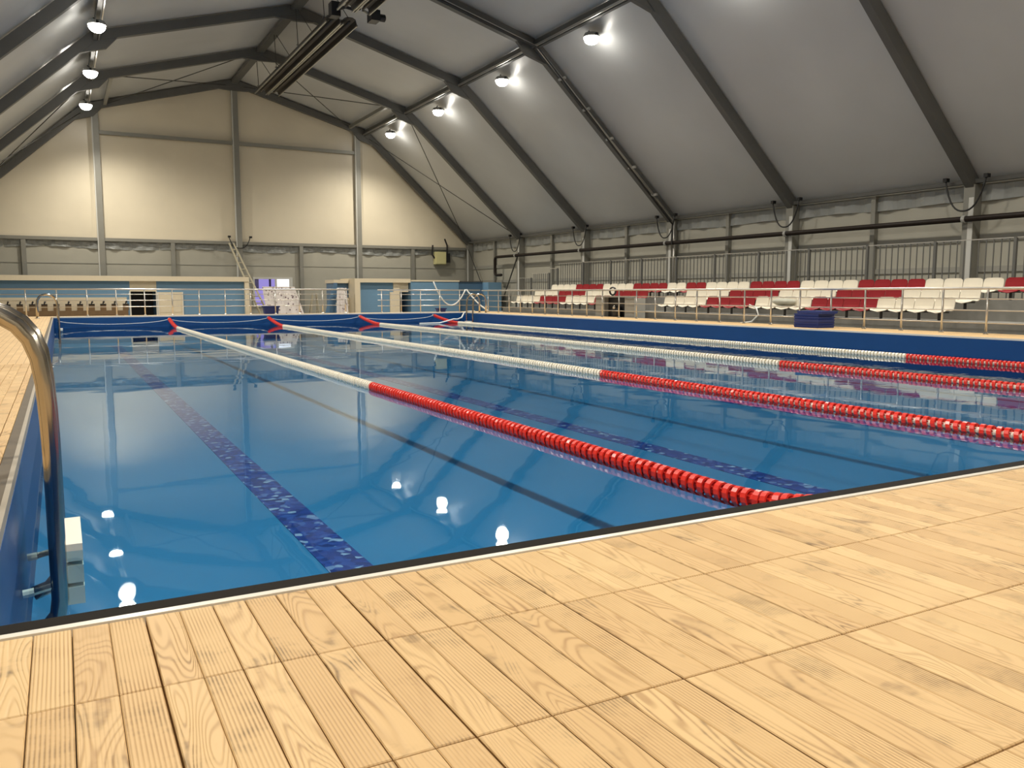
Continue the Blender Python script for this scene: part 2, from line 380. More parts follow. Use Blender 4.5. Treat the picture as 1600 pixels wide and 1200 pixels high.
E1, K1, R1 = off_line(DEP)
BW = 0.15
def beam(pts, y, sgn):   # pts: 4 (d, z) section corners in order
    q = [(CX + sgn * p[0], p[1]) for p in pts]
    m = MB(); lo = [(x, y - BW, z) for x, z in q]; hi = [(x, y + BW, z) for x, z in q]
    m.hexa(lo + hi); return m
for k, y in enumerate(FR):
    t = thing('portal_frame', (CX, y, FL), 'grey steel portal frame carrying the roof, %s from the far end wall' % ORD[k], 'roof frame', 'portal frames of the hall')
    for sg in (1, -1):
        beam([K0, K1, R1, R0], y, sg).build('rafter', 'beam', t)
        beam([E0, E1, K1, K0], y, sg).build('slanted_beam', 'beam', t)
        x0, x1 = CX + sg * 17.2, CX + sg * 17.62
        B(min(x0, x1), max(x0, x1), y - .2, y + .2, FL, 3.75).build('column', 'post', t)
        B(min(x0, x0 - sg * .03), max(x0, x0 - sg * .03), y - .2, y - .02, FL, 3.3).build('column_plate', 'post_white', t)
        # gusset plates at the knee and the foot of the slanted beam
        kx = CX + sg * K0.x
        m = MB(); a = K0 + (E0 - K0).normalized() * .9; b_ = K0 + (R0 - K0).normalized() * .9
        pts = [(CX + sg * K0.x, K0.y), (CX + sg * a.x, a.y), (CX + sg * (K0.x - .38), K0.y - .30), (CX + sg * b_.x, b_.y)]
        m.hexa([(x, y - .1, z) for x, z in pts] + [(x, y + .1, z) for x, z in pts]); m.build('knee_gusset', 'beam', t)
    m = MB(); pts = [(CX - 1.0, R0.y - .28), (CX, R0.y - .32), (CX + 1.0, R0.y - .28), (CX, R0.y)]
    m.hexa([(x, y - .1, z) for x, z in pts] + [(x, y + .1, z) for x, z in pts]); m.build('ridge_gusset', 'beam', t)
def purlin(name, p0, p1, w, h, mat, label, extra=None):
    (x0, y0, z0), (x1, y1, z1) = p0, p1
    o = B(x0 - w / 2, x0 + w / 2, min(y0, y1), max(y0, y1), z0 - h / 2, z0 + h / 2).build(name, mat); tag(o, label, 'purlin', 'long purlins of the hall'); return o
def longrun(name, x, z, w, h, mat, label, lip=None):
    t = thing(name, (x, FR[0], z), label, 'purlin', 'long purlins of the hall')
    for k in range(len(FR)):
        ya = FR[k] - BW - .01 if True else 0; yb = (FR[k + 1] + BW + .01) if k + 1 < len(FR) else YN + .06
        B(x - w / 2, x + w / 2, yb, ya, z - h / 2, z + h / 2).build('purlin_length', mat, t)
        if lip: B(x + lip[0], x + lip[0] + .05, yb, ya, z + lip[1] - .05, z + lip[1] + .05).build('purlin_lip', 'rail', t)
for sg, nm in ((1, 'on the stand side'), (-1, 'on the side away from the stand')):
    longrun('knee_purlin', CX + sg * 9.02, 11.42, .16, .40, 'beam', 'grey purlin along the roof knee with the floodlights, ' + nm, lip=(-sg * .16 - .025, -.12))
    longrun('eave_purlin', CX + sg * 17.35, 3.86, .22, .14, 'beam', 'grey purlin along the top of the side wall, ' + nm)
longrun('ridge_purlin', CX, 13.98, .42, .20, 'beam', 'wide grey purlin along the ridge of the roof')
# short purlins of the end bay
for sg, nm in ((1, 'stand side'), (-1, 'left side')):
    d = 7.9; z = K0.y + (R0.y - K0.y) * (K0.x - d) / K0.x + .22
    o = B(CX + sg * d - .09, CX + sg * d + .09, FR[1] + BW + .01, FR[0] - BW - .01, z - .11, z + .11).build('short_purlin', 'post'); tag(o, 'short grey purlin in the end bay beside the knee, %s' % nm, 'purlin', 'short purlins of the end bay')
# bracing wires in the end bay
def dz(d):   # height of the frame line at distance d
    return K0.y + (R0.y - K0.y) * (K0.x - d) / K0.x if d < K0.x else E0.y + (K0.y - E0.y) * (E0.x - d) / (E0.x - K0.x)
for sg, nm in ((1, 'stand side'), (-1, 'left side')):
    for d0, d1, part in ((.6, 7.7, 'roof'), (9.3, 16.8, 'slanted side')):
        t = thing('cross_bracing', (CX + sg * (d0 + d1) / 2, (FR[0] + FR[1]) / 2, dz(d1)), 'pair of thin dark bracing wires crossing under the end bay %s, %s' % (part, nm), 'bracing', 'bracing wires of the end bay')
        for i, (ya, yb) in enumerate(((FR[0] - .2, FR[1] + .2), (FR[1] + .2, FR[0] - .2))):
            MB().tube([(CX + sg * d0, ya, dz(d0) + .12 + .06 * i), (CX + sg * d1, yb, dz(d1) + .12 + .06 * i)], .028, 5).build('wire', 'wire', t)
# ------------------------------------------------------------------ ceiling membrane: one panel per bay and slope
EM, KM, RM = off_line(DEP + .06)
ce = thing('ceiling', (CX, 30, 13), kind='structure')
ys = [YF + .35] + FR[1:] + [YN]
for k in range(len(ys) - 1):
    ya, yb = ys[k], ys[k + 1]
    for sg in (1, -1):
        for a, b_ in ((EM, KM), (KM, RM)):
            n = (n_s if a is EM else n_r)
            def fn(u, v, a=a, b_=b_, sg=sg, n=n):
                p = a + (b_ - a) * u; bulge = .16 * math.sin(math.pi * u) * math.sin(math.pi * v)
                p = p + n * bulge
                return (CX + sg * p.x, ya + (yb - ya) * v, p.y)
            MB().slab(fn, 8, 6, (sg * n.x * .03, 0, n.y * .03)).build('membrane_panel', 'roof_film', ce, smooth=False)

# ------------------------------------------------------------------ walls
def wall_side(name, x, sgn):
    w = B(min(x, x + sgn * .15), max(x, x + sgn * .15), YN, YF + .5, FL, 3.95).build(name, 'wallpanel'); tag(w, kind='structure')
    xi = x - sgn * .0
    for k in range(len(FR)):
        yb = FR[k]; ya = FR[k + 1] if k + 1 < len(FR) else YN + .2
        ym = (ya + yb) / 2
        for (z0, z1) in ((1.78, 2.02), (.72, .92)):
            B(min(xi, xi - sgn * .06), max(xi, xi - sgn * .06), ya + .22, yb - .22, z0, z1).build('girt', 'girt', w)
        B(min(xi, xi - sgn * .22), max(xi, xi - sgn * .22), ym - .1, ym + .1, FL, 3.75).build('stud', 'post', w)
        def fn(u, v, ya=ya, yb=yb):
            return (xi - sgn * (.08 + .05 * math.sin(u * 23 + k) * v + .03 * math.sin(u * 61)), ya + .22 + (yb - ya - .44) * u, 3.72 - v * (.52 + .03 * math.sin(u * 9 + k)))
        MB().slab(fn, 40, 4, (sgn * .02, 0, 0)).build('film_strip', 'drape', w)
    return w
wr = wall_side('wall_right', 28.64, 1)
wl = wall_side('wall_left', -6.64, -1)
# far end wall: lower panels, upper membrane, posts and rails
YW = YF + .35
wf = B(-6.6, 28.6, YW, YW + .15, FL, 3.40).build('wall_far', 'wallpanel'); tag(wf, kind='structure')
def gable(x0, x1, n=10):
    def zt(x):
        d = abs(x - CX); d = max(d, 0)
        return (KM.y + (RM.y - KM.y) * (KM.x - d) / KM.x if d < KM.x else EM.y + (KM.y - EM.y) * (EM.x - d) / (EM.x - KM.x))
    def fn(u, v):
        x = x0 + (x1 - x0) * u; z = 3.38 + (max(zt(x), 3.42) - 3.38) * v
        return (x, YW + .02 + .10 * math.sin(math.pi * u) * math.sin(math.pi * v), z)
    return MB().slab(fn, n, 8, (0, .04, 0))
for x0, x1 in ((-6.3, 2.05), (2.05, 2.5), (2.5, 11.0), (11.0, 19.5), (19.5, 19.95), (19.95, 28.3)):
    gable(x0, x1).build('gable_membrane', 'end_film', wf)
for x in (2.5, 11.0, 19.5):
    d = abs(x - CX); zt = dz(d) + .1
    B(x - .14, x + .20, YW - .32, YW - .02, FL, zt).build('gable_post', 'post', wf)
    B(x - .20, x - .142, YW - .34, YW - .04, FL, zt - .05).build('post_flange', 'post_white', wf)
for x in (-1.8, 6.75, 15.25, 23.7): B(x - .13, x + .13, YW - .25, YW - .005, FL, 3.25).build('short_post', 'post', wf)
for xa, xb in ((-6.3, 2.29), (2.71, 10.79), (11.21, 19.29), (19.71, 28.1)):
    B(xa, xb, YW - .26, YW - .02, 3.26, 3.46).build('wall_rail', 'post', wf)
    def fn(u, v, xa=xa, xb=xb): return (xa + (xb - xa) * u, YW - .06 - .05 * math.sin(u * 27) * v - .03 * math.sin(u * 70 + 3 * v), 3.25 - v * (.45 + .08 * math.sin(u * 7)))
    MB().slab(fn, 40, 4, (0, .02, 0)).build('film_strip', 'drape', wf)
    B(xa, xb, YW - .03, YW - .004, 1.83, 1.87).build('panel_seam', 'girt', wf)
for xa, xb in ((2.71, 10.79), (11.21, 19.29)): B(xa, xb, YW - .26, YW - .04, 9.92, 10.14).build('wall_rail', 'post', wf)
wn = B(-6.6, 28.6, YN - .15, YN, FL, 14.4).build('wall_near', 'wallpanel'); tag(wn, kind='structure')
# window in the far wall
win = thing('window_1', (13.2, YW - .05, -1.0), kind='structure')
for (x0, x1, z0, z1) in ((11.85, 14.6, .93, 1.06), (11.85, 14.6, -1.0, -.88), (11.85, 11.98, -.88, .93), (14.35, 14.6, -.88, .93), (13.36, 13.5, -.88, .93)):
    B(x0, x1, YW - .10, YW - .004, z0, z1).build('window_frame', 'post_white', win)
B(11.98, 13.36, YW - .05, YW - .006, -.88, .93).build('pane', 'pane_purple', win)
B(13.5, 14.35, YW - .05, YW - .006, -.88, .93).build('pane', 'pane_white', win)
B(11.98, 12.25, YW - .058, YW - .051, .2, .93).build('blind', simple('blind_violet', srgb(86, 80, 130), .6), win)
B(12.95, 13.1, YW - .058, YW - .051, .1, .93).build('curtain', simple('curtain_violet', srgb(50, 40, 90), .6), win)

# ------------------------------------------------------------------ floodlights under the knee purlins
def flood(x, y, z, sg, label):
    t = thing('floodlight', (x, y, z), label, 'lamp', 'floodlights under the roof knee')
    MB().tube([(x + sg * .10, y + .35, z + .36), (x, y + .2, z + .26), (x, y, z + .14)], .035, 6).build('bracket', 'black', t)
    MB().lathe([(.10, .20), (.30, .16), (.35, .06), (.35, .0)], (x, y, z), (0, 0, 1), 14).build('housing', 'grey_box', t)
    MB().lathe([(.33, -.005), (.32, -.10), (.26, -.20), (.16, -.27), (.05, -.30)], (x, y, z), (0, 0, 1), 14).build('lens', 'lens', t, smooth=True)
    B(x - .05, x + .05, y - .42, y - .30, z - .02, z + .10).build('driver_box', 'black', t)
    ld_ = bpy.data.lights.new('flood_beam', 'SPOT'); ld_.energy = LAMP_W; ld_.color = LAMP_COL; ld_.spot_size = math.radians(150); ld_.spot_blend = 0.9; ld_.shadow_soft_size = 0.24
    lo = bpy.data.objects.new('flood_beam', ld_); COL.objects.link(lo); lo.parent = t; lo.location = (0, 0, -.62 * H)
    lo.rotation_euler = (0, math.radians(9 * sg), 0)
SIDES = ((1, CX + 9.5, 'stand side'), (-1, CX - 9.1, 'far left side'))
for k in range(8):
    y = YF - 4.1 - BAY * k
    for sg, x, nm in SIDES:
        flood(x, y, 10.8, sg, 'bright floodlight under the roof knee, %s, %s from the far wall' % (nm, ORD[k]))

# ------------------------------------------------------------------ lane ropes
PITCH = 0.09
def float_mesh(mat, hub=None):
    m = MB(); n = 14; R, w, tilt = .076, .0235, .45
    def ring(y0, y1, ro, ri):
        o = len(m.v)
        for (y, r) in ((y0, ri), (y0, ro), (y1, ro), (y1, ri)):
            for k in range(n):
                th = 2 * math.pi * k / n; z = math.sin(th) * r; m.v.append((math.cos(th) * r, y + tilt * z * .55, z - 1))
        for i in range(4):
            for k in range(n):
                k2 = (k + 1) % n; i2 = (i + 1) % 4; m.f.append((o + i * n + k, o + i2 * n + k, o + i2 * n + k2, o + i * n + k2))
    ring(-w, w, R, R - .014)
    h0 = len(m.f); m.lathe([(.030, -.045), (.037, -.03), (.037, .03), (.030, .045)], (0, 0, -1), (0, 1, 0), 8); h1_ = len(m.f)
    for k in range(5):      # slanted fins between hub and rim
        th = 2 * math.pi * k / 5 + .3; c, s_ = math.cos(th), math.sin(th); c2, s2 = math.cos(th + .5), math.sin(th + .5)
        o = len(m.v); r1 = .066
        m.v += [(c * .03, -.03, s_ * .03 - 1), (c * r1, -.016 + tilt * s_ * r1 * .55, s_ * r1 - 1), (c2 * r1, .03 + tilt * s2 * r1 * .55, s2 * r1 - 1), (c2 * .03, .04, s2 * .03 - 1)]
        m.f.append((o, o + 1, o + 2, o + 3))
    me = m.mesh('float_disc', P(0, 0, -1), mat)
    if hub:
        me.materials.append(M[hub])
        for q in range(h0, h1_): me.polygons[q].material_index = 1
    return m, me
fr_m, FRED = float_mesh('rope_red'); fw_m, FWHT = float_mesh('rope_white'); FRED2 = float_mesh('rope_red', 'rope_white')[1]
def rope_z(y):
    z = WL + .028
    if y > 35.9: z += (.28) * ((y - 35.9) / 2.7) ** 1.5
    if y < 4.4: z += .28 * ((4.4 - y) / 1.45) ** 2
    return z
ropes = ((4.1, 'first from the left pool edge'), (8.3, 'second from the left pool edge'), (12.6, 'third from the left pool edge'), (16.45, 'fourth from the left pool edge'))
for ri, (x, nm) in enumerate(ropes):
    t = thing('lane_rope', (x, 20, WL), 'red and white lane rope floating along the pool, %s' % nm, 'lane rope', 'lane ropes')
    ya = 2.93
    N = int((38.6 - ya) / PITCH); rest = {0: MB(), 1: MB()}
    first = (0, 14, 38, 58)[ri]
    for i in range(N):
        y = ya + PITCH * (i + .5); z = rope_z(y); red = y < 12.0 or y > 35.7
        if first <= i < first + 290:
            o = inst('float_disc', (FRED if ri == 0 else FRED2) if red else FWHT, (x, y, z), t)
            o.rotation_euler = (math.atan2(rope_z(y + .04) - rope_z(y - .04), .08), (i * .7) % 1.2, 0)
            if (i % 2): o.rotation_euler.y = .3
        else:
            g = rest[0 if red else 1]; src = fr_m; o = len(g.v)
            g.v += [(v[0] + x, v[1] + y, v[2] + 1 + z) for v in src.v]; g.f += [tuple(o + q for q in f) for f in src.f]
    for q, mt in ((0, 'rope_red'), (1, 'rope_white')):
        if rest[q].v: tag(rest[q].build('float_discs', mt, t), kind='stuff')
    MB().tube([(x, 2.80, -1.09)] + [(x, 2.9 + j * .35, rope_z(2.9 + j * .35)) for j in range(103) if 2.9 + j * .35 < 38.5] + [(x, 38.79, -1.13)], .012, 6).build('cord', 'hose', t)
    MB().lathe([(.05, 0), (.05, .02), (.025, .03), (.025, .05)], (x, 38.80, -1.13), (0, -1, 0), 8).build('wall_hook', 'steel', t)
# thin cords slung between the rope ends at the far wall
for i in range(4):
    xa = ropes[i - 1][0] if i else -.2; xb = ropes[i][0]
    pts = []
    for j in range(13):
        u = j / 12; pts.append((xa + .06 + (xb - xa - .12) * u, 38.70, -1.16 - .16 * math.sin(math.pi * u) ** .6))
    o = MB().tube(pts, .011, 5).build('slack_cord', 'hose'); tag(o, 'thin pale cord slung along the far pool wall, %s from the left' % ORD[i], 'cord', 'slack cords at the far pool wall')

# ------------------------------------------------------------------ pool ladders
def pool_ladder(y0, xw, sg, label, gap=.72):
    """sg=+1: the deck lies towards -x, the pool towards +x"""
    t = thing('pool_ladder', (xw - sg * .5, y0 + gap / 2, -1.0), label, 'pool ladder', 'steel pool ladders')
    prof = [(-.80, -1.0), (-.80, -.50), (-.77, -.30), (-.70, -.17), (-.60, -.10), (-.48, -.075), (-.38, -.085), (-.29, -.12), (-.21, -.175), (-.155, -.25), (-.12, -.35), (-.10, -.5), (-.09, -.7), (-.086, -.9), (-.085, -1.45), (-.085, -1.70), (-.10, -1.79), (-.15, -1.85), (-.24, -1.88)]
    for yy in (y0, y0 + gap):
        MB().tube([(xw + sg * (dx + .27), yy, z) for dx, z in prof], .044, 14).build('handrail', 'steel_dark', t, smooth=True)
        MB().lathe([(.075, 0), (.075, .012), (.045, .03)], (xw + sg * (-.80 + .27), yy, -1.0), (0, 0, 1), 12).build('foot_flange', 'steel', t)
        b = MB().tube([(xw + sg * .165, yy, -1.62), (xw + sg * .06, yy, -1.64)], .02, 8).build('wall_bumper', 'steel_dark', t)
        MB().tube([(xw + sg * .062, yy, -1.64), (xw + sg * .008, yy, -1.645)], .024, 8).build('bumper_cap', 'hose', b)
    for z in (-1.46, -1.585, -1.71):
        B(min(xw + sg * .15, xw + sg * .31), max(xw + sg * .15, xw + sg * .31), y0 + .042, y0 + gap - .042, z - .05, z + .05).build('step', 'white', t)
    return t
pool_ladder(5.15, PX0, 1, 'large steel pool ladder with white steps in the left foreground')
pool_ladder(36.9, PX0, 1, 'small distant steel pool ladder at the far left pool corner')
pool_ladder(37.0, PX1, -1, 'small distant steel pool ladder at the far right pool corner')

# ------------------------------------------------------------------ railings
def railing(name, label, pts_posts, heights, pa, pb, r_top=.034, r=.016, rp=.026):
    t = thing(name, ((pa[0] + pb[0]) / 2, (pa[1] + pb[1]) / 2, -1.0), label, 'railing', 'steel pool railings')
    for (x, y) in pts_posts:
        MB().tube([(x, y, -1.0), (x, y, heights[0])], rp, 8).build('post', 'rail', t, smooth=True)
        MB().lathe([(.06, 0), (.06, .02), (.035, .05)], (x, y, -1.0), (0, 0, 1), 8).build('post_foot', 'rail', t)
    for i, z in enumerate(heights):
        MB().tube([(pa[0], pa[1], z), (pb[0], pb[1], z)], r_top if i == 0 else r, 8).build('top_rail' if i == 0 else 'rail', 'rail', t, smooth=True)
    return t
RH = (.10, -.15, -.43, -.73)
ny = 36.55
railing('railing', 'long steel railing with round posts in front of the stand', [(19.6, ny + 1.158 * 2 - 1.158 * i) for i in range(28)], RH, (19.6, 39.6), (19.6, 7.4))
railing('railing', 'steel railing across the far deck before the left cabin', [(-1.24 + 1.12 * i, 39.6) for i in range(-2, 13)], (.14, -.08, -.34, -.61), (-3.6, 39.6), (12.4, 39.6))
railing('railing', 'short steel railing across the far deck before the right cabin', [(14.05, 39.6), (15.08, 39.6), (16.12, 39.6), (17.18, 39.6), (18.3, 39.6)], (.12, -.10, -.38, -.66), (13.85, 39.6), (19.5, 39.6))

# ------------------------------------------------------------------ spectator stand

SY0, SY1 = 9.0, 39.9
GS = 'tiers of the spectator stand'
tag(B(20.02, 28.1, 4.0, 46.0, FL, -1.14).build('stand_platform', 'concrete'), 'broad grey platform under the spectator stand behind the railing', 'platform')
for x0, x1, zt, nm in ((21.0, 22.148, -.77, 'front'), (22.15, 23.198, -.505, 'middle'), (23.2, 25.24, -.215, 'back')):
    tag(B(x0, x1, SY0, SY1, -1.14, zt).build('stand_tier', 'concrete'), 'grey concrete tier carrying the %s row of seats' % nm, 'tier', GS)
def seat_mesh(mat):
    prof = [(.00, -.035), (.035, -.005), (.10, .0), (.20, -.015), (.28, -.01), (.335, .04), (.36, .12), (.385, .24), (.40, .33), (.405, .37)]
    Wd = .30; n = len(prof) - 1
    def fn(u, v):
        i = min(int(round(u * n)), n); x, z = prof[i]; s = v * 2 - 1
        w = Wd * (1.0 if i < 8 else .94 if i == 8 else .70)
        if i < 2: w = Wd * (.86 if i == 0 else .97)
        dish = .02 * (s * s); zz = z + (dish if i < 5 else 0) - (.028 * (1 - abs(math.sin(s * math.pi / 2)) ) if i == 0 else 0)
        return (x - (0.012 * (1 - s * s) if i > 5 else 0) * -1, s * w, zz - 1)
    m = MB().slab(fn, n, 6, (.018, 0, -.014)); return m.mesh('seat_shell', P(0, 0, -1), mat)
SM = {'white': seat_mesh('seat_white'), 'red': seat_mesh('seat_red')}
BRK = MB(); BRK.box(.14, .20, -.27, .27, -1.06, -1.024).box(.15, .19, -.035, .035, -1.27, -1.06); BRK = BRK.mesh('bracket', P(0, 0, -1), 'black')
def seat(x, y, z, col, label):
    t = thing('stadium_chair', (x, y, z), label, 'chair', 'chairs of the spectator stand')
    inst('seat_shell', SM[col], (x, y, z), t); inst('bracket', BRK, (x, y, z), t)
blocks = [(39.3, 'white', 4), (36.83, 'red', 4), (34.36, 'white', 4), (31.87, 'red', 4), (29.37, 'white', 2), (28.1, 'red', 2), (26.85, 'white', 4), (24.32, 'red', 4), (21.8, 'white', 4), (19.3, 'red', 4), (16.83, 'white', 4), (14.33, 'red', 4)]
SEATS = {}
for rn, x, z in (('front', 21.15, -.50), ('middle', 22.27, -.235), ('back', 23.32, .055)):
    cnt = {'white': 0, 'red': 0}
    for yb, colr, n in blocks:
        if rn != 'back' and (n == 2 or yb < 15): continue
        cnt[colr] += 1
        for i in range(n):
            y = yb - .62 * (i + .5) - .01
            if rn == 'front' and yb == 31.87 and i > 1: continue
            seat(x, y, z, colr, '%s moulded chair, %s row, %s chair of the %s %s block from the far end' % (colr, rn, ORD[i], ORD[cnt[colr] - 1], colr))

# fence behind the stand
def fence(y0, y1, zb, zt, label, x=25.32, nb=None):
    t = thing('fence_panel', (x, (y0 + y1) / 2, zb), label, 'fence', 'bar fence panels behind the stand')
    B(x - .02, x + .02, y0, y1, zt - .03, zt).build('top_rail', 'rail', t)
    B(x - .02, x + .02, y0, y1, zb + .12, zb + .16).build('bottom_rail', 'beam', t)
    B(x - .045, x + .045, y0 + .005, y0 + .09, zb, zt).build('fence_post', 'beam', t)
    nb = nb or max(2, int(round((y1 - y0) / .235))); me = None
    for i in range(1, nb):
        y = y0 + (y1 - y0) * i / nb
        if me is None: me = B(-.014, .014, -.014, .014, -1 + .16 + zb - zb, -1 + (zt - zb) - .03).mesh('fence_bar', P(0, 0, -1), 'beam')
        inst('fence_bar', me, (x, y, zb), t)
fy = 41.2; k = 0
while fy > 9.5:
    fence(fy - 2.62, fy, -1.14, 1.66, 'tall grey bar fence panel on top of the stand, %s from the far end' % ORD[k]); fy -= 2.62; k += 1
fence(41.25, 42.15, -1.14, 1.40, 'narrow bar fence panel, highest of the stepped stair fence')
fence(42.2, 44.25, -1.14, 1.15, 'bar fence panel, middle of the stepped stair fence')
fence(44.3, 45.9, -1.14, .90, 'bar fence panel, lowest of the stepped stair fence')

# brown pipe along the side wall, with its drop at the far end
pt = [(28.0, 53.4, 1.25), (28.0, 54.1, 1.25), (28.0, 54.32, 1.30), (28.0, 54.4, 1.45), (28.0, 54.4, 2.35), (28.0, 54.32, 2.5), (28.0, 54.1, 2.55), (28.0, 30, 2.55), (28.0, 4.0, 2.55)]
pp = thing('wall_pipe', (28.0, 30, 2.5), 'long dark brown pipe running along the side wall', 'pipe')
MB().tube(pt, .10, 10).build('pipe_run', 'pipe', pp, smooth=True)
for y in FR[1:7]: MB().tube([(28.0, y - .06, 2.55), (28.0, y + .06, 2.55)], .135, 10).build('clamp', 'grey_box', pp); 
for y in FR[1:7]: B(28.08, 28.2, y - .04, y + .04, 2.5, 2.6).build('clamp_arm', 'grey_box', pp)
# black cable loops at the eave joints
def loop(x, y, z, w, dpt, label, axis='y'):
    pts = []
    for j in range(17):
        u = -1 + j / 8; q = (1 - u * u)
        a = w * u * (1 - .12 * u * u); pts.append((x - .02 * q, y + a, z - dpt * (1 - abs(u) ** 2.4)) if axis == 'y' else (x + a, y - .02 * q, z - dpt * (1 - abs(u) ** 2.4)))
    t = thing('cable_loop', (x, y, z - dpt), label, 'cable', 'black cable loops')
    MB().tube(pts, .032, 6).build('cable', 'cable', t, smooth=True)
    for p in (pts[0], pts[-1]): B(p[0] - .06, p[0] + .12, p[1] - .07, p[1] + .07, p[2] - .05, p[2] + .08).build('cable_end', 'black', t)
for k in range(1, 7): loop(27.95, FR[k], 3.95, .85, 1.12, 'black cable loop hanging from the eave joint, %s frame from the far wall' % ORD[k])
loop(11.0, YW - .42, 3.75, .8, .75, 'black cable loop on the middle post of the far wall', 'x')
# diagonal brace at the second column
o = MB().tube([(28.15, 51.1, 2.75), (28.15, 53.8, -1.0)], .05, 6).build('wall_brace', 'wire'); tag(o, 'dark diagonal brace below the brown pipe near the far corner', 'brace')
o = MB().tube([(28.15, YF - .3, 3.3), (28.15, YF - 4.0, -1.0)], .04, 6).build('wall_brace', 'wire'); tag(o, 'thin dark diagonal brace in the far wall corner', 'brace')
# conduit and cable running up the fourth frame
y = FR[3] - .42
cd = thing('frame_conduit', (28.0, y, 3), 'silver conduit with black cable clipped along the fourth portal frame', 'conduit')
def along(off, dy, ext=0): return [(CX + p.x, y + dy, p.y) for p in (Vector((E0.x - off, E0.y + .2)), Vector((E0.x - off, E0.y)) * 1.0, K0 - (n_s + n_r).normalized() * off, R0 - Vector((0, off)) )]
MB().tube(along(.0, 0)[1:], .06, 8).build('conduit', 'rail', cd, smooth=True)
MB().tube([(28.2, y, -.6), (28.2, y, 3.65)], .06, 8).build('conduit_drop', 'rail', cd, smooth=True)
MB().tube([(27.9, y - .2, 2.45), (27.9, y - .2, 3.5)] + [(a, b - .22, c - .03) for a, b, c in along(.10, 0)[2:]], .045, 6).build('cable', 'cable', cd)
for j in range(1, 6):
    p = E0 + (K0 - E0) * (j / 6); B(CX + p.x - .05, CX + p.x + .05, y - .26, y + .27, p.y - .04, p.y + .07).build('clip', 'grey_box', cd)

# ------------------------------------------------------------------ radiant heaters under the ridge
def heater(ya, yb, label):
    t = thing('radiant_heater', (11.75, (ya + yb) / 2, 12.0), label, 'heater', 'radiant heaters under the ridge')
    for xo in (11.22, 11.98):
        pr = [(-.32, -.16), (-.26, .06), (-.12, .13), (.12, .13), (.26, .06), (.32, -.16)]
        m = MB(); m.slab(lambda u, v: (xo + pr[int(round(u * 5))][0] + .0, ya + (yb - ya) * v, 12.0 + pr[int(round(u * 5))][1]), 5, 6, (0, 0, .02)); m.build('reflector', 'heater_dark', t)
        for s in (-.32, .32): B(xo + s - .025, xo + s + .025, yb, ya, 11.80, 11.86).build('reflector_edge', 'heater', t)
        MB().tube([(xo, ya - .1, 11.98), (xo, yb + .1, 11.98)], .055, 8).build('radiant_tube', 'heater_dark', t, smooth=True)
    B(11.57, 11.63, yb + .3, ya - .3, 11.84, 11.90).build('centre_bar', 'rail', t)
    nseg = 3
    for j in range(nseg + 1):
        yy = ya + (yb - ya) * (.04 + .92 * j / nseg)
        B(10.92, 12.28, yy - .05, yy + .05, 12.13, 12.18).build('cross_bar', 'heater', t)
        for xo in (11.0, 12.2): MB().tube([(xo, yy, 12.16), (11.0 + (xo - 11.5) * .1, yy + .1, 13.86)], .018, 5).build('hanger', 'wire', t)
    return t
h1 = heater(52.5, 37.3, 'long twin-trough radiant heater hung under the ridge near the far wall')
h2 = heater(35.6, 22.0, 'twin-trough radiant heater under the ridge cut by the top picture edge')
B(11.0, 11.4, 36.75, 37.25, 11.95, 12.55).build('burner_box', 'black', h1)
MB().tube([(11.2, 36.75, 12.2), (11.5, 36.4, 12.25), (11.9, 36.4, 12.2), (11.9, 35.7, 12.05)], .07, 8).build('flue', 'black', h1)
f = B(12.5, 12.9, 35.9, 36.5, 11.75, 12.2).build('fan_box', 'black', h2)
MB().lathe([(.12, 0), (.16, .1), (.16, .3), (.10, .34)], (12.9, 36.2, 11.97), (1, 0, 0), 10).build('fan_cap', 'black', f)
MB().tube([(12.05, 35.7, 12.0), (12.5, 36.1, 12.0)], .06, 8).build('fan_pipe', 'heater', h2)

# ------------------------------------------------------------------ cabins at the far end
c1 = thing('changing_cabin', (3, 55, FL), 'long pale blue cabin with cream parapet and row of taps, far left', 'cabin')
YC = 53.5
B(-6.3, 3.60, YC, YC + 3, FL, .66).build('wall', 'cabin_blue', c1)
B(5.05, 10.06, YC, YC + 3, FL, .66).build('wall', 'cabin_blue', c1)
B(3.60, 5.05, YC + .02, YC + 3, .06, .66).build('lintel', 'cream', c1)
B(3.60, 5.05, YC + 2.5, YC + 3, FL, .06).build('room_back', 'black', c1)  # coloured black so the unlit room behind the doorway reads dark
B(-6.3, 10.32, YC - .3, YC + 3.0, .66, .95).build('parapet', 'cream', c1)
B(10.06, 10.32, YC - .25, YC + 3, FL, .66).build('corner_post', 'cream', c1)
B(-6.3, 3.42, YC - .06, YC, FL, -.28).build('tiled_band', 'cream', c1)
wt_ = thing('wash_trough', (-1.4, YC - .6, FL), 'long brown wash trough along the foot of the left cabin', 'trough')
B(-6.3, 3.42, YC - .85, YC - .34, -1.28, -1.02).build('basin', 'brown', wt_)
B(-6.0, 3.2, YC - .8, YC - .4, FL, -1.28).build('base', 'brown', wt_)
d = thing('door_1', (5.8, YC - .05, FL), kind='structure')
B(5.08, 6.5, YC - .08, YC - .01, FL, .02).build('door_leaf', 'cream', d)
for zz in (-.12, -.48, -.84, -1.2): B(5.2, 6.38, YC - .10, YC - .08, zz - .33, zz - .01).build('door_panel', 'cream', d)
for x0, x1 in ((5.08, 5.14), (6.44, 6.5)): B(x0, x1, YC - .12, YC - .08, FL, .02).build('door_stile', 'white', d)
for x0, x1 in ((3.56, 3.64), (5.0, 5.07)): B(x0, x1, YC - .05, YC + .1, FL, .06).build('door_frame', 'white', d)
TAP = None
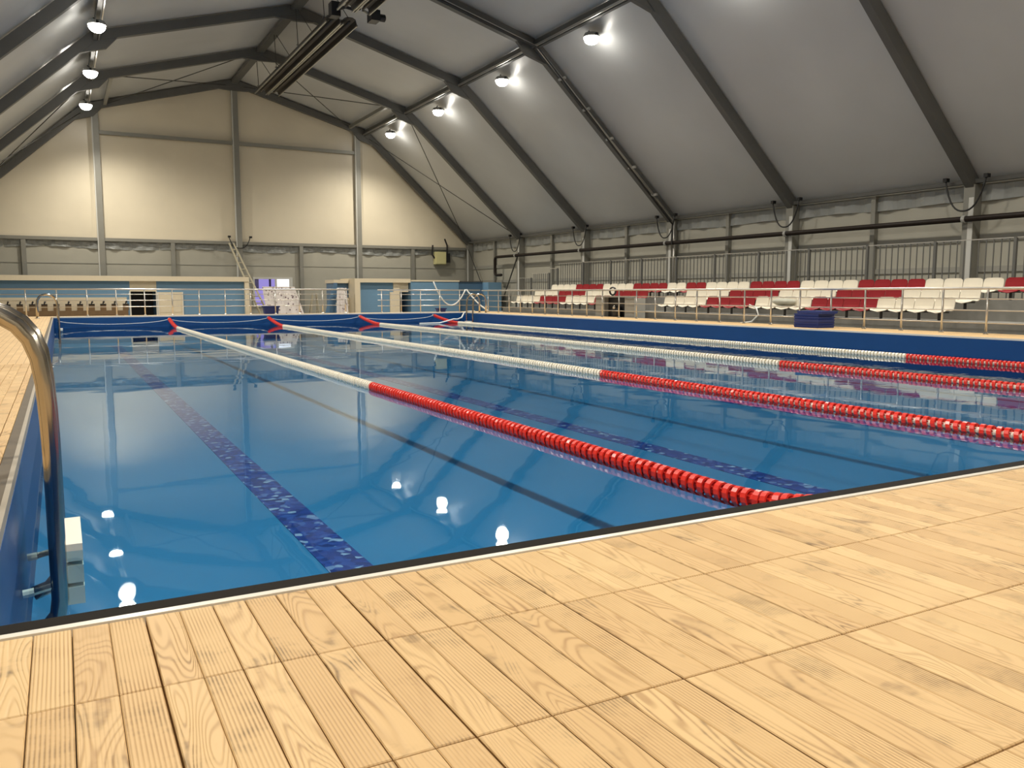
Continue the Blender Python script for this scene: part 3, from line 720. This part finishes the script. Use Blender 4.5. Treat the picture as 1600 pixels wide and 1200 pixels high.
for i in range(13):
    x = 3.32 - .585 * i
    t = thing('wash_tap', (x, YC - .6, -1.02), 'brown wash-stand block with black tap before the left cabin, %s from the dark doorway' % ORD[i], 'tap', 'wash taps')
    B(x - .15, x + .15, YC - .72, YC - .37, -1.02, -.70).build('tap_block', 'brown', t)
    B(x - .15, x + .15, YC - .75, YC - .36, -.70, -.64).build('tap_plate', 'black', t)
    MB().tube([(x, YC - .5, -.64), (x + .02, YC - .5, -.52), (x + .05, YC - .6, -.50), (x + .05, YC - .66, -.56)], .035, 6).build('spout', 'black', t)
c2 = thing('shower_cabin', (20, 55, FL), 'blue cabin with cream parapet and dark doorway right of the window', 'cabin')
B(17.42, 20.25, 53.5, 56.5, FL, .66).build('wall', 'cabin_blue', c2)
B(20.25, 20.9, 53.5, 56.5, .03, .66).build('lintel', 'cream', c2)
B(20.25, 20.9, 56.0, 56.5, FL, .03).build('room_back', 'black', c2)  # black colour gives this doorway its unlit interior
B(19.55, 20.25, 53.42, 53.5, FL, .03).build('door_leaf', 'cream', c2)
B(19.8, 20.25, 53.42, 53.5, .03, .66).build('door_panel', 'cream', c2)
B(17.05, 20.95, 53.2, 56.5, .66, .92).build('parapet', 'cream', c2)
B(17.05, 17.42, 53.2, 56.5, FL, .66).build('corner_post', 'cream', c2)
c3 = thing('service_cabin', (24, 55, FL), 'plain blue cabin block beside the far wall corner', 'cabin')
B(20.95, 24.5, 53.15, 56.5, FL, .74).build('wall', 'cabin_blue', c3)
B(20.97, 24.55, 53.1, 56.5, .74, .84).build('roof_edge', 'cream', c3)
B(24.5, 26.9, 54.3, 56.5, FL, .74).build('recess_wall', 'cabin_blue_dark', c3)
B(24.5, 26.9, 54.2, 56.5, .74, .80).build('recess_edge', 'beam', c3)
B(26.9, 27.95, 53.3, 56.5, FL, .72).build('end_block', 'cabin_blue', c3)
c4 = thing('storage_booth', (16.5, 56, FL), 'narrow blue booth with cream top between window and cabin', 'cabin')
B(16.1, 17.04, 54.6, 56.5, FL, .62).build('wall', 'cabin_blue_dark', c4)
B(16.0, 17.04, 54.4, 56.5, .62, .84).build('parapet', 'cream', c4)
B(16.75, 17.04, 54.3, 54.6, FL, -.35).build('low_post', 'cream', c4)
B(16.1, 16.75, 54.4, 54.6, -.75, -.7).build('shelf', 'cream', c4)
B(16.1, 16.75, 54.4, 54.6, -.4, -.35).build('shelf', 'cream', c4)

# things between the cabins
def sheet(x0, x1, xb0, xb1, y, zt, label):
    m = MB()
    def fn(u, v):
        a = x0 + (x1 - x0) * u; b_ = xb0 + (xb1 - xb0) * u
        return (a + (b_ - a) * v, y - .08 * math.sin(u * 21) * (.3 + v) - .25 * v, zt + (FL - zt) * v)
    m.slab(fn, 24, 8, (0, .06, 0)); o = m.build('speckled_sheet', 'speckle'); tag(o, label, 'sheet', 'speckled sheets'); return o
sheet(10.95, 12.9, 11.3, 13.9, 52.4, .36, 'wide white speckled sheet hanging before the violet window')
sheet(15.8, 16.42, 15.6, 16.5, 53.0, .30, 'narrow white speckled sheet hanging beside the right cabin')
o = MB().hexa([(14.6, 53.4, FL), (15.55, 53.4, FL), (15.55, 53.5, FL), (14.6, 53.5, FL), (15.72, 53.4, .62), (15.95, 53.4, .62), (15.95, 53.5, .62), (15.72, 53.5, .62)]).build('leaning_board', 'cabin_blue_dark'); tag(o, 'dark leaning board tapering upward beside the narrow speckled sheet', 'board')
def ladder(name, a, b, w, label, mat):
    t = thing(name, (b[0], b[1], b[2]), label, 'ladder'); a, b = Vector(a), Vector(b)
    for s in (-w, w): MB().tube([a + Vector((s * .5, 0, 0)), b + Vector((s, 0, 0))], .06, 6).build('stile', mat, t)
    for j in range(1, 14):
        p = a + (b - a) * (j / 14); q = w * (.5 + .5 * j / 14); MB().tube([p - Vector((q, 0, 0)), p + Vector((q, 0, 0))], .035, 5).build('rung', mat, t)
ladder('leaning_ladder', (10.35, 58.9, 3.3), (12.0, 54.0, FL), .28, 'tall pale ladder leaning on the middle post of the far wall', 'ladder_wood')
t = thing('step_ladder', (14.6, 54, FL), 'small pale step ladder beside the short wall post', 'ladder')
for xa in (14.15, 15.05): MB().tube([(14.6 + (xa - 14.6) * .25, 54.0, -.05), (xa, 54.0, FL)], .05, 6).build('stile', 'ladder_wood', t)
for xa in (14.15, 15.05): MB().tube([(14.6 + (xa - 14.6) * .25, 54.1, -.05), (xa, 55.0, FL)], .04, 6).build('rear_leg', 'ladder_wood', t)
for j in range(6):
    u = (j + .6) / 6.5; q = .11 + .34 * u; B(14.6 - q, 14.6 + q, 53.95, 54.12, -.05 + (FL + .05) * u - .02, -.05 + (FL + .05) * u + .02).build('tread', 'ladder_wood', t)
def tub(x0, x1, y0, y1, z0, z1, label):
    t = thing('blue_tub', ((x0 + x1) / 2, (y0 + y1) / 2, z0), label, 'tub', 'blue plastic tubs'); e = .06 * (x1 - x0)
    MB().hexa([(x0 + e, y0 + e, z0), (x1 - e, y0 + e, z0), (x1 - e, y1 - e, z0), (x0 + e, y1 - e, z0), (x0, y0, z1), (x1, y0, z1), (x1, y1, z1), (x0, y1, z1)]).build('tub_body', 'blue_plastic', t)
    for (a, b_, c, d_) in ((x0 - .03, x1 + .03, y0 - .03, y0 + .02), (x0 - .03, x1 + .03, y1 - .02, y1 + .03), (x0 - .03, x0 + .02, y0 + .02, y1 - .02), (x1 - .02, x1 + .03, y0 + .02, y1 - .02)):
        B(a, b_, c, d_, z1 - .03, z1 + .03).build('rim', 'blue_plastic', t)
tub(8.35, 9.05, 39.75, 40.12, -1.0, -.66, 'dark blue tub on the far deck before the wide speckled sheet')
tub(17.15, 17.6, 39.75, 40.05, -1.0, -.83, 'small blue tub on the far deck before the right cabin')
# switch box at the far wall corner
t = thing('switch_box', (25.9, YW - .3, 2.2), 'yellowish switch box on the far wall beside the corner', 'box')
B(25.45, 26.35, YW - .45, YW - .06, 2.15, 3.1).build('box_body', 'yellow_box', t)
B(25.5, 26.3, YW - .48, YW - .45, 2.2, 3.05).build('box_door', 'yellow_box', t)
B(26.37, 26.7, YW - .42, YW - .06, 2.3, 3.0).build('relay', 'black', t)
MB().tube([(26.5, YW - .3, 3.0), (26.5, YW - .3, 3.6), (26.3, YW - .3, 4.1)], .06, 6).build('feed_cable', 'cable', t)
MB().tube([(25.3, YW - .3, 3.6), (25.25, YW - .3, 2.9), (25.45, YW - .3, 2.6)], .06, 6).build('side_cable', 'cable', t)
# pump unit by the railing
t = thing('pump_unit', (20.5, 28.6, -1.14), 'grey and black pump unit standing behind the railing', 'pump')
B(20.25, 20.8, 29.25, 29.9, -1.14, -.18).build('side_cabinet', 'grey_box', t)
B(20.25, 20.8, 27.15, 27.8, -1.14, -.22).build('side_cabinet', 'grey_box', t)
B(20.45, 20.8, 27.82, 29.23, -1.14, -.2).build('housing', 'black', t)
B(20.22, 20.82, 27.80, 29.25, -.2, -.15).build('top_plate', 'grey_box', t)
MB().lathe([(.22, 0), (.30, .05), (.30, .16), (.12, .2)], (20.45, 28.5, -.83), (-1, 0, 0), 14).build('motor', 'black', t, smooth=True)
MB().lathe([(.0, .0), (.07, .01), (.09, .07), (.05, .12)], (20.30, 28.5, -.62), (-1, 0, 0), 10).build('gauge', 'steel', t, smooth=True)
pts = [(20.5, 29.0 + .21 * math.cos(a), .055 + .16 * math.sin(a)) for a in [2 * math.pi * j / 18 for j in range(19)]]
o = MB().tube(pts, .04, 6, cap=False).build('hose_coil', 'black'); tag(o, 'black hose ring standing on top of the pump unit', 'hose')
# stack of foam boards by the railing
for j in range(6):
    sx = .02 * math.sin(j * 2.1); z0 = -1.0 + j * .080
    t_ = MB(); y0, y1, x0, x1 = 16.55 + sx - (.10 if j == 5 else 0), 17.45 + sx - (.10 if j == 5 else 0), 18.75 + sx, 19.42 + sx
    t_.hexa([(x0 + .02, y0 + .02, z0), (x1 - .02, y0 + .02, z0), (x1 - .02, y1 - .02, z0), (x0 + .02, y1 - .02, z0), (x0, y0, z0 + .076), (x1, y0, z0 + .076), (x1, y1, z0 + .076), (x0, y1, z0 + .076)])
    o = t_.build('foam_board', 'foam_blue'); tag(o, 'blue foam board in the stack by the railing, %s from the bottom' % ORD[j], 'board', 'stacked blue foam boards')
# bag and cable on the front seats
m = MB(); m.grid(lambda u, v: (21.38 + .20 * math.sin(math.pi * v) * math.cos(2 * math.pi * u) , 20.35 + .50 * math.sin(math.pi * v) * math.sin(2 * math.pi * u), -.31 - .115 * math.cos(math.pi * v) * (1 + .2 * math.sin(5 * u * 6.28))), 16, 8)
o = m.build('grey_bag', 'bag', smooth=True); tag(o, 'crumpled grey bag lying on white front row seats', 'bag')
o = MB().tube([(21.2, 21.75, -.43), (21.08, 21.6, -.44), (20.98, 21.2, -.52), (20.93, 21.05, -.75), (20.88, 21.3, -1.0), (20.7, 22.0, -1.10), (20.6, 25.0, -1.11), (20.6, 26.5, -1.11)], .028, 6).build('white_cable', 'hose', smooth=True); tag(o, 'pale cable trailing from the front seats to the floor', 'cable')
# hoses at the far right corner
def sag(a, b, dpt, n=14): 
    a, b = Vector(a), Vector(b); return [tuple(a + (b - a) * (j / n) + Vector((0, 0, -dpt * 4 * (j / n) * (1 - j / n)))) for j in range(n + 1)]
o = MB().tube(sag((16.9, 39.75, .55), (18.6, 39.5, .16), 1.0), .035, 6).build('pale_hose', 'hose', smooth=True); tag(o, 'pale hose hanging in a loop over the far right railing', 'hose', 'pale hoses')
o = MB().tube(sag((18.65, 39.5, .16), (19.5, 38.6, -.96), .12), .035, 6).build('pale_hose', 'hose', smooth=True); tag(o, 'pale hose running down from the far right railing to the deck', 'hose', 'pale hoses')
o = MB().tube([(18.6, 38.4, -.955), (18.1, 38.3, -.95), (17.8, 38.0, -1.02), (17.3, 37.2, -1.22), (16.8, 36.6, -1.28), (16.45, 36.3, -1.26), (16.1, 36.1, -1.32), (15.6, 36.0, -1.42), (14.6, 36.0, -1.43)], .035, 6).build('pale_hose', 'hose', smooth=True); tag(o, 'pale hose drooping from the far deck into the water', 'hose', 'pale hoses')
